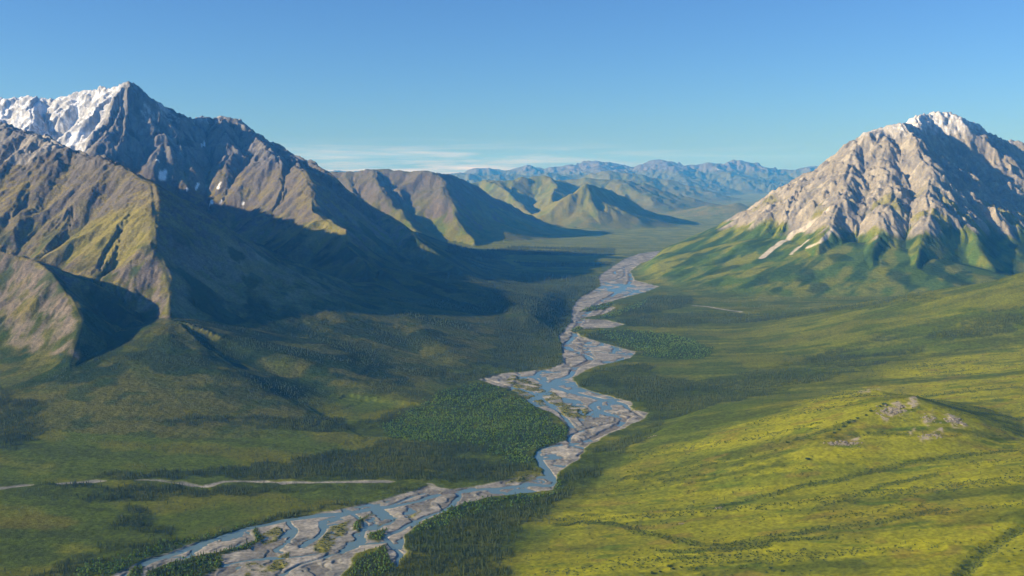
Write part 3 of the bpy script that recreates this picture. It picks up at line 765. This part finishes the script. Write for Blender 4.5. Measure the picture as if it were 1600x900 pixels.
def leafy(name, rx, rz, zc, n, leaf, seed, m):
    g = np.random.default_rng(seed); V = []; Fc = []
    lobes = [(g.normal(0, rx * .35), g.normal(0, rx * .35), zc + g.normal(0, rz * .3), g.uniform(.5, .8)) for _ in range(6)]
    for k in range(n):
        lx, ly, lz, ls = lobes[k % 6]
        d = g.normal(0, 1, 3); d /= np.linalg.norm(d) + 1e-6; q = g.uniform(.65, 1.0)
        c = np.array([lx + d[0] * rx * ls * q, ly + d[1] * rx * ls * q, max(.15, lz + d[2] * rz * ls * q)])
        nrm = d + g.normal(0, .5, 3); nrm /= np.linalg.norm(nrm)
        a = np.cross(nrm, (.3, .2, 1)); a /= np.linalg.norm(a) + 1e-6; b = np.cross(nrm, a)
        s = leaf * g.uniform(.7, 1.3); i0 = len(V)
        for su, sv in ((-1, -.6), (.3, -1), (1, .4), (-.2, 1)): V.append(tuple(c + a * su * s + b * sv * s))
        Fc.append((i0, i0+1, i0+2, i0+3))
    return mesh_from(name, V, Fc, m)

protos = bpy.data.collections.new('plant_prototypes')     # kept out of the scene: only the scattered copies use them
def proto_coll(name, meshes):
    c = bpy.data.collections.new(name)
    for k, me in enumerate(meshes):
        o = bpy.data.objects.new(me.name, me); c.objects.link(o)
    return c
spr = [spruce_crown('spruce_crown', 13, 2.1, 5, 4, s) for s in (1, 2)] + [spruce_crown('spruce_crown', 11, 1.4, 5, 4, 3), spruce_crown('spruce_crown', 9, 2.2, 4, 4, 4)]
dec = [leafy('willow_crown', 1.7, 2.3, 3.4, 40, .8, s, M_DEC) for s in (11, 12, 13)]
shm = [leafy('shrub_crown', 1.9, 1.1, .9, 30, .6, s, M_SHR) for s in (21, 22, 23)]
C_SPR = proto_coll('spruce_shapes', spr); C_DEC = proto_coll('willow_shapes', dec); C_SHR = proto_coll('shrub_shapes', shm)

def scatter_obj(name, pts, scl, hue, coll, label):
    n = len(pts)
    me = bpy.data.meshes.new(name + '_points'); me.vertices.add(n); me.vertices.foreach_set('co', np.asarray(pts, F).ravel())
    for an, dat in (('scl', scl), ('hue', hue)):
        a = me.attributes.new(an, 'FLOAT', 'POINT'); a.data.foreach_set('value', np.asarray(dat, F))
    o = bpy.data.objects.new(name, me); COL.objects.link(o); o['kind'] = 'stuff'; o['label'] = label
    ng = bpy.data.node_groups.new(name, 'GeometryNodeTree')
    ng.interface.new_socket('Geometry', in_out='INPUT', socket_type='NodeSocketGeometry')
    ng.interface.new_socket('Geometry', in_out='OUTPUT', socket_type='NodeSocketGeometry')
    N = ng.nodes.new; gi = N('NodeGroupInput'); go = N('NodeGroupOutput')
    ci = N('GeometryNodeCollectionInfo'); ci.inputs['Collection'].default_value = coll; ci.inputs['Separate Children'].default_value = True; ci.inputs['Reset Children'].default_value = True
    ip = N('GeometryNodeInstanceOnPoints'); ip.inputs['Pick Instance'].default_value = True
    sa = N('GeometryNodeInputNamedAttribute'); sa.data_type = 'FLOAT'; sa.inputs['Name'].default_value = 'scl'
    rv = N('FunctionNodeRandomValue'); rv.data_type = 'FLOAT_VECTOR'; rv.inputs['Min'].default_value = (-.06, -.06, 0); rv.inputs['Max'].default_value = (.06, .06, 6.283)
    L = ng.links.new
    L(gi.outputs[0], ip.inputs['Points']); L(ci.outputs[0], ip.inputs['Instance']); L(sa.outputs[0], ip.inputs['Scale'])
    L(rv.outputs['Value'], ip.inputs['Rotation']); L(ip.outputs[0], go.inputs[0])
    md = o.modifiers.new('scatter', 'NODES'); md.node_group = ng
    return o

def candidates(x0, x1, y0, y1, sp):
    nx, ny = int((x1 - x0) / sp), int((y1 - y0) / sp)
    gx_, gy_ = np.meshgrid(x0 + (np.arange(nx) + .5) * sp, y0 + (np.arange(ny) + .5) * sp)
    x = gx_.ravel() + rng.uniform(-.5, .5, nx * ny) * sp; y = gy_.ravel() + rng.uniform(-.5, .5, nx * ny) * sp
    k = np.abs(x) < y * .56 + 60
    return x[k], y[k]
ALL = []
for y0, y1, sp in ((1900, 3600, 7.4), (3600, 5200, 9.5), (5200, 8200, 12.5), (8200, 12500, 20)):
    x, y = candidates(-.56 * y1 - 60, .56 * y1 + 60, y0, y1, sp)
    d = sample(fdens, x, y)
    k = rng.uniform(0, 1, len(x)) < d * .95
    x, y, d = x[k], y[k], d[k]
    ALL.append((x, y, sample(decid, x, y) + sample(isl_b, x, y) * .8, np.full(len(x), sp), d))
x, y, dc, sp, dd = [np.concatenate(a) for a in zip(*ALL)]
z = sample(H, x, y)
isd = rng.uniform(0, 1, len(x)) < np.clip(dc, 0, 1) * (.62 + .36 * ss(-.25, .15, sample(patchy, x, y)))
big_ = 1 + .9 * ss(8.5, 20, sp)
hue = np.clip(.28 + .9 * sample(patchy, x, y) + .5 * sample(fine, x, y) + rng.normal(0, .20, len(x)), 0, .75)
print('trees', len(x), 'deciduous', isd.sum())
kS = ~isd
# the spruces that show largest: individuals
kn = kS & (y < 2620) & (dd > .5)
PX = 800 + x / np.maximum(y, 1) * FPX
vis = kn & (np.abs(PX - 690) < 230) & (y < 2400) & (x > -440) & (x < 40) & (y * CP + (CAM_Z - z) * SP > 0)
dep = (z - CAM_Z) * CP + y * SP; fw = y * CP - (z - CAM_Z) * SP
PYv = 450 - FPX * dep / fw
vis &= (PYv < 896) & (PYv > 780)
vi = np.where(vis)[0]; vi = vi[np.argsort(-PYv[vi])][::2][:260]
keep = np.ones(len(x), bool); keep[vi] = False
s1 = kS & keep; s2 = isd & keep
stunt = .62 + .38 * ss(.3, .8, dd)
szz = rng.uniform(.62, 1.2, len(x)) * big_ * stunt
scatter_obj('spruce_forest', np.stack([x, y, z - .2], -1)[s1], szz[s1], hue[s1], C_SPR, 'dark spruce forest covering the valley floor on both banks')
scatter_obj('willow_thicket', np.stack([x, y, z - .2], -1)[s2], (rng.uniform(.45, 1.5, len(x)) * big_)[s2], hue[s2], C_DEC, 'fresh green broadleaf thicket along the river bends')
# shrubs
x2, y2 = candidates(-1500, 2200, 1850, 4300, 6.0)
d2 = sample(shr, x2, y2); k = rng.uniform(0, 1, len(x2)) < d2 * .8; x2, y2 = x2[k], y2[k]
z2 = sample(H, x2, y2)
print('shrubs', len(x2))
scatter_obj('shrub_cover', np.stack([x2, y2, z2], -1), rng.uniform(.5, 1.3, len(x2)), np.clip(.3 + rng.normal(0, .2, len(x2)), 0, .8), C_SHR, 'low green shrubs dotting the mossy slope and gravel bars')

# individual spruces: crown and trunk of their own
fine_crowns = [spruce_crown('spruce_crown', 11, 1.9, 9, 6, s) for s in range(31, 36)]
trunks = [trunk_mesh('spruce_trunk', 9.5, .16), trunk_mesh('spruce_trunk', 9.5, .19, .2)]
for n_, i in enumerate(vi):
    s = float(szz[i] * 1.05)
    r_ = bpy.data.objects.new('spruce_tree', None); r_.empty_display_size = .5; COL.objects.link(r_)
    r_.location = (float(x[i]), float(y[i]), float(z[i])); r_.scale = (s, s, s); r_.rotation_euler = (0, 0, float(rng.uniform(0, 6.28)))
    r_['label'] = 'narrow dark green spruce at the near edge of the forest beside the gravel river'
    r_['category'] = 'tree'; r_['group'] = 'spruces in the nearest stand of forest right of the gravel bars'
    for nm, me in (('crown', fine_crowns[n_ % 5]), ('trunk', trunks[n_ % 2])):
        c_ = bpy.data.objects.new(nm, me); COL.objects.link(c_); c_.parent = r_

bush_meshes = [leafy('bush', 3.4, 2.3, 2.0, 150, .75, s_, M_SHR) for s_ in (41, 42, 43)]
g_ = np.random.default_rng(77)
for px, py, sz_, lab, grp in (
    [(a_, b_, c_, 'dark green bush in the line climbing the left flank of the knoll', 'bushes along the left flank of the knoll') for a_, b_, c_ in
     ((1381,631,1.6),(1376,634,1.3),(1361,641,1.5),(1353,647,1.0),(1340,651,1.2),(1334,655,1.0),(1326,658,1.3),(1318,664,1.4),(1311,669,1.2),(1304,674,1.1))] +
    [(a_, b_, c_, 'dark bush on the open yellow green slope at the bottom of the picture', 'bushes on the lower open slope') for a_, b_, c_ in
     ((1020,896,1.1),(1032,893,.9),(1046,884,1.2),(1052,888,1.0),(1064,885,.8),(1104,871,.7),(1157,887,.7),(1204,886,.9),(1198,893,.8),(1222,892,1.0),(1138,878,.6),(1170,868,.6))] +
    [(1263, 719, 1.5, 'single round dark bush below the lower left end of the knoll', None), (1230, 691, 1.3, 'lone dark bush standing left of the knoll beside bright yellow moss', None)]):
    bx_, by_ = ground(px, py); bz_ = float(sample(H, np.array([bx_]), np.array([by_]))[0])
    o = bpy.data.objects.new('bush', bush_meshes[int(g_.integers(3))]); COL.objects.link(o)
    o.location = (float(bx_), float(by_), bz_ - .3); o.scale = (sz_ * 1.2, sz_ * 1.2, sz_); o.rotation_euler = (0, 0, float(g_.uniform(0, 6.28)))
    o['label'] = lab; o['category'] = 'bush'
    if grp: o['group'] = grp
# ------------------------------------------------------------------ rock outcrops lying on the near slope
M_OUT, nt, b = mat('outcrop_rock')
geo = nt.nodes.new('ShaderNodeNewGeometry'); n1 = nt.nodes.new('ShaderNodeTexNoise'); n1.inputs['Scale'].default_value = .25; n1.inputs['Detail'].default_value = 6
nt.links.new(geo.outputs['Position'], n1.inputs['Vector'])
cr = nt.nodes.new('ShaderNodeValToRGB'); cr.color_ramp.elements[0].position = .3; cr.color_ramp.elements[0].color = (.11, .10, .07, 1); cr.color_ramp.elements[1].position = .7; cr.color_ramp.elements[1].color = (.33, .28, .21, 1)
nt.links.new(n1.outputs['Fac'], cr.inputs['Fac']); nt.links.new(cr.outputs['Color'], b.inputs['Base Color']); b.inputs['Roughness'].default_value = .9
def outcrop(px, py, w, d, h, n, label, seed):
    g = np.random.default_rng(seed); cx, cy = ground(px, py); cz = float(sample(H, np.array([cx]), np.array([cy]))[0])
    bm = bmesh.new()
    for k in range(n):
        bx, by = g.normal(0, w * .35), g.normal(0, d * .35)
        s = h * (.35 + .6 * g.random() ** 2)
        bz = float(sample(H, np.array([cx + bx]), np.array([cy + by]))[0]) - cz
        r0 = bmesh.ops.create_icosphere(bm, subdivisions=2 if s > .5 * h else 1, radius=1)
        sc = (s * g.uniform(.9, 1.8), s * g.uniform(.7, 1.3), s * g.uniform(.5, .9)); rot = g.uniform(0, 6.28); c_, s_ = math.cos(rot), math.sin(rot)
        for v in r0['verts']:
            p = np.array(v.co); nn = 1 + .22 * math.sin(p[0] * 5 + k) * math.cos(p[1] * 4.3 + k * 2) + g.normal(0, .07)
            p = np.clip(p * nn, -.78, .78)
            qx, qy = p[0] * sc[0], p[1] * sc[1]
            v.co = (bx + qx * c_ - qy * s_, by + qx * s_ + qy * c_, bz + p[2] * sc[2] + sc[2] * .15)
    me = bpy.data.meshes.new('rock_outcrop'); bm.to_mesh(me); bm.free(); me.materials.append(M_OUT)
    o = bpy.data.objects.new('rock_outcrop', me); COL.objects.link(o); o.location = (cx, cy, cz)
    o['label'] = label; o['category'] = 'rock outcrop'; o['group'] = 'bare rocks on the near green slope'
outcrop(1392, 641, 62, 40, 5.0, 120, 'broad pale rock outcrop high on the left side of the knoll', 1)
outcrop(1318, 692, 55, 20, 4.2, 80, 'long grey rock outcrop at the lower left end of the knoll', 2)
outcrop(1452, 655, 30, 30, 3.6, 50, 'small grey outcrop in the middle of the knoll below its top', 3)
outcrop(1490, 660, 45, 26, 4.6, 70, 'jagged brown ledge on the right shoulder of the knoll', 4)
outcrop(1455, 684, 40, 18, 3.4, 55, 'low strip of grey rock at the foot of the knoll', 5)
outcrop(1124, 794, 12, 10, 2.6, 22, 'lone grey boulder pile on the open yellow green slope', 6)
outcrop(1066, 818, 14, 8, 2.0, 18, 'flat scatter of grey stones below the lone boulder pile', 7)
outcrop(1020, 680, 16, 7, 2.4, 16, 'little pale rock rib at the forest edge above the river bend', 8)

# ------------------------------------------------------------------ air
ZT = float(H.max()) + 150; ZB = float(H.min()) - 1 - 1
R0 = float(RR[-1]) + 200
bm = bmesh.new(); bmesh.ops.create_cube(bm, size=1)
for v in bm.verts: v.co = (v.co.x * 2 * R0, v.co.y * 2 * R0, ZB if v.co.z < 0 else ZT)
me = bpy.data.meshes.new('haze'); bm.to_mesh(me); bm.free()
m = bpy.data.materials.new('haze'); m.use_nodes = True; nt = m.node_tree
for n in list(nt.nodes): 
    if n.type != 'OUTPUT_MATERIAL': nt.nodes.remove(n)
pv = nt.nodes.new('ShaderNodeVolumePrincipled'); pv.inputs['Color'].default_value = (.07, .37, 1.0, 1); pv.inputs['Absorption Color'].default_value = (1, 1, 1, 1); pv.inputs['Density'].default_value = 2.5e-5; pv.inputs['Anisotropy'].default_value = .0
nt.links.new(pv.outputs[0], nt.nodes['Material Output'].inputs['Volume']); me.materials.append(m)
o = bpy.data.objects.new('haze', me); COL.objects.link(o); o['kind'] = 'stuff'; o['label'] = 'blue air haze filling the valley'

# ------------------------------------------------------------------ sun, sky, camera
SUN_AZ, SUN_EL = math.radians(-103), math.radians(19.5)     # azimuth clockwise from the view direction (+Y)
sd = np.array([math.sin(SUN_AZ) * math.cos(SUN_EL), math.cos(SUN_AZ) * math.cos(SUN_EL), math.sin(SUN_EL)])
li = bpy.data.lights.new('sun', 'SUN'); li.energy = 5.0; li.angle = math.radians(.55); li.color = (1.0, .87, .66)
so = bpy.data.objects.new('sun', li); COL.objects.link(so)
from mathutils import Vector
so.rotation_euler = Vector(sd).to_track_quat('Z', 'Y').to_euler(); so.location = (-3000, 0, 4000)
w = bpy.data.worlds.new('World'); scene.world = w; w.use_nodes = True; nt = w.node_tree; N = nt.nodes.new; L = nt.links.new
bg = nt.nodes['Background']; sky = N('ShaderNodeTexSky'); sky.sky_type = 'NISHITA'; sky.sun_disc = False
sky.sun_elevation = SUN_EL; sky.sun_rotation = SUN_AZ; sky.altitude = 900; sky.air_density = 1.0; sky.dust_density = .8; sky.ozone_density = 4.0
# thin cloud streaks low over the horizon
tc = N('ShaderNodeTexCoord'); sep = N('ShaderNodeSeparateXYZ'); L(tc.outputs['Generated'], sep.inputs[0])
mp = N('ShaderNodeMapping'); mp.inputs['Scale'].default_value = (6, 6, 105); L(tc.outputs['Generated'], mp.inputs['Vector'])
no = N('ShaderNodeTexNoise'); no.inputs['Scale'].default_value = 1.6; no.inputs['Detail'].default_value = 10; no.inputs['Roughness'].default_value = .6; no.inputs['Distortion'].default_value = .4; L(mp.outputs[0], no.inputs['Vector'])
mr = N('ShaderNodeMapRange'); mr.inputs['From Min'].default_value = .42; mr.inputs['From Max'].default_value = .92; L(no.outputs['Fac'], mr.inputs['Value'])
b1 = N('ShaderNodeMapRange'); b1.inputs['From Min'].default_value = .034; b1.inputs['From Max'].default_value = .0; L(sep.outputs['Z'], b1.inputs['Value'])
b2 = N('ShaderNodeMapRange'); b2.inputs['From Min'].default_value = .30; b2.inputs['From Max'].default_value = -.05; L(sep.outputs['X'], b2.inputs['Value'])
m1 = N('ShaderNodeMath'); m1.operation = 'MULTIPLY'; L(mr.outputs[0], m1.inputs[0]); L(b1.outputs[0], m1.inputs[1])
m2 = N('ShaderNodeMath'); m2.operation = 'MULTIPLY'; L(m1.outputs[0], m2.inputs[0]); L(b2.outputs[0], m2.inputs[1])
mx = N('ShaderNodeMix'); mx.data_type = 'RGBA'; L(m2.outputs[0], mx.inputs['Factor']); L(sky.outputs[0], mx.inputs['A']); mx.inputs['B'].default_value = (7.2, 5.9, 6.0, 1)
tn = N('ShaderNodeMix'); tn.data_type = 'RGBA'; tn.blend_type = 'MULTIPLY'; tn.inputs['Factor'].default_value = 1; tn.inputs['B'].default_value = (.38, .55, .75, 1)
L(sky.outputs[0], tn.inputs['A']); L(tn.outputs['Result'], mx.inputs['A'])
L(mx.outputs['Result'], bg.inputs['Color']); bg.inputs['Strength'].default_value = .112

cam = bpy.data.cameras.new('camera'); cam.sensor_width = 36; cam.lens = 36 * FPX / 1600; cam.clip_start = 1; cam.clip_end = 200000
co = bpy.data.objects.new('camera', cam); COL.objects.link(co); co.location = (0, 0, CAM_Z); co.rotation_euler = (math.pi / 2 - PITCH, 0, 0)
scene.camera = co
vs = scene.view_settings; vs.view_transform = 'Standard'; vs.look = 'None'; vs.exposure = 0.80; vs.gamma = 1; vs.use_curve_mapping = False
scene.cycles.use_denoising = True; scene.cycles.max_bounces = 4; scene.cycles.diffuse_bounces = 2; scene.cycles.glossy_bounces = 2; scene.cycles.volume_bounces = 1
print('done', time.time() - T0)
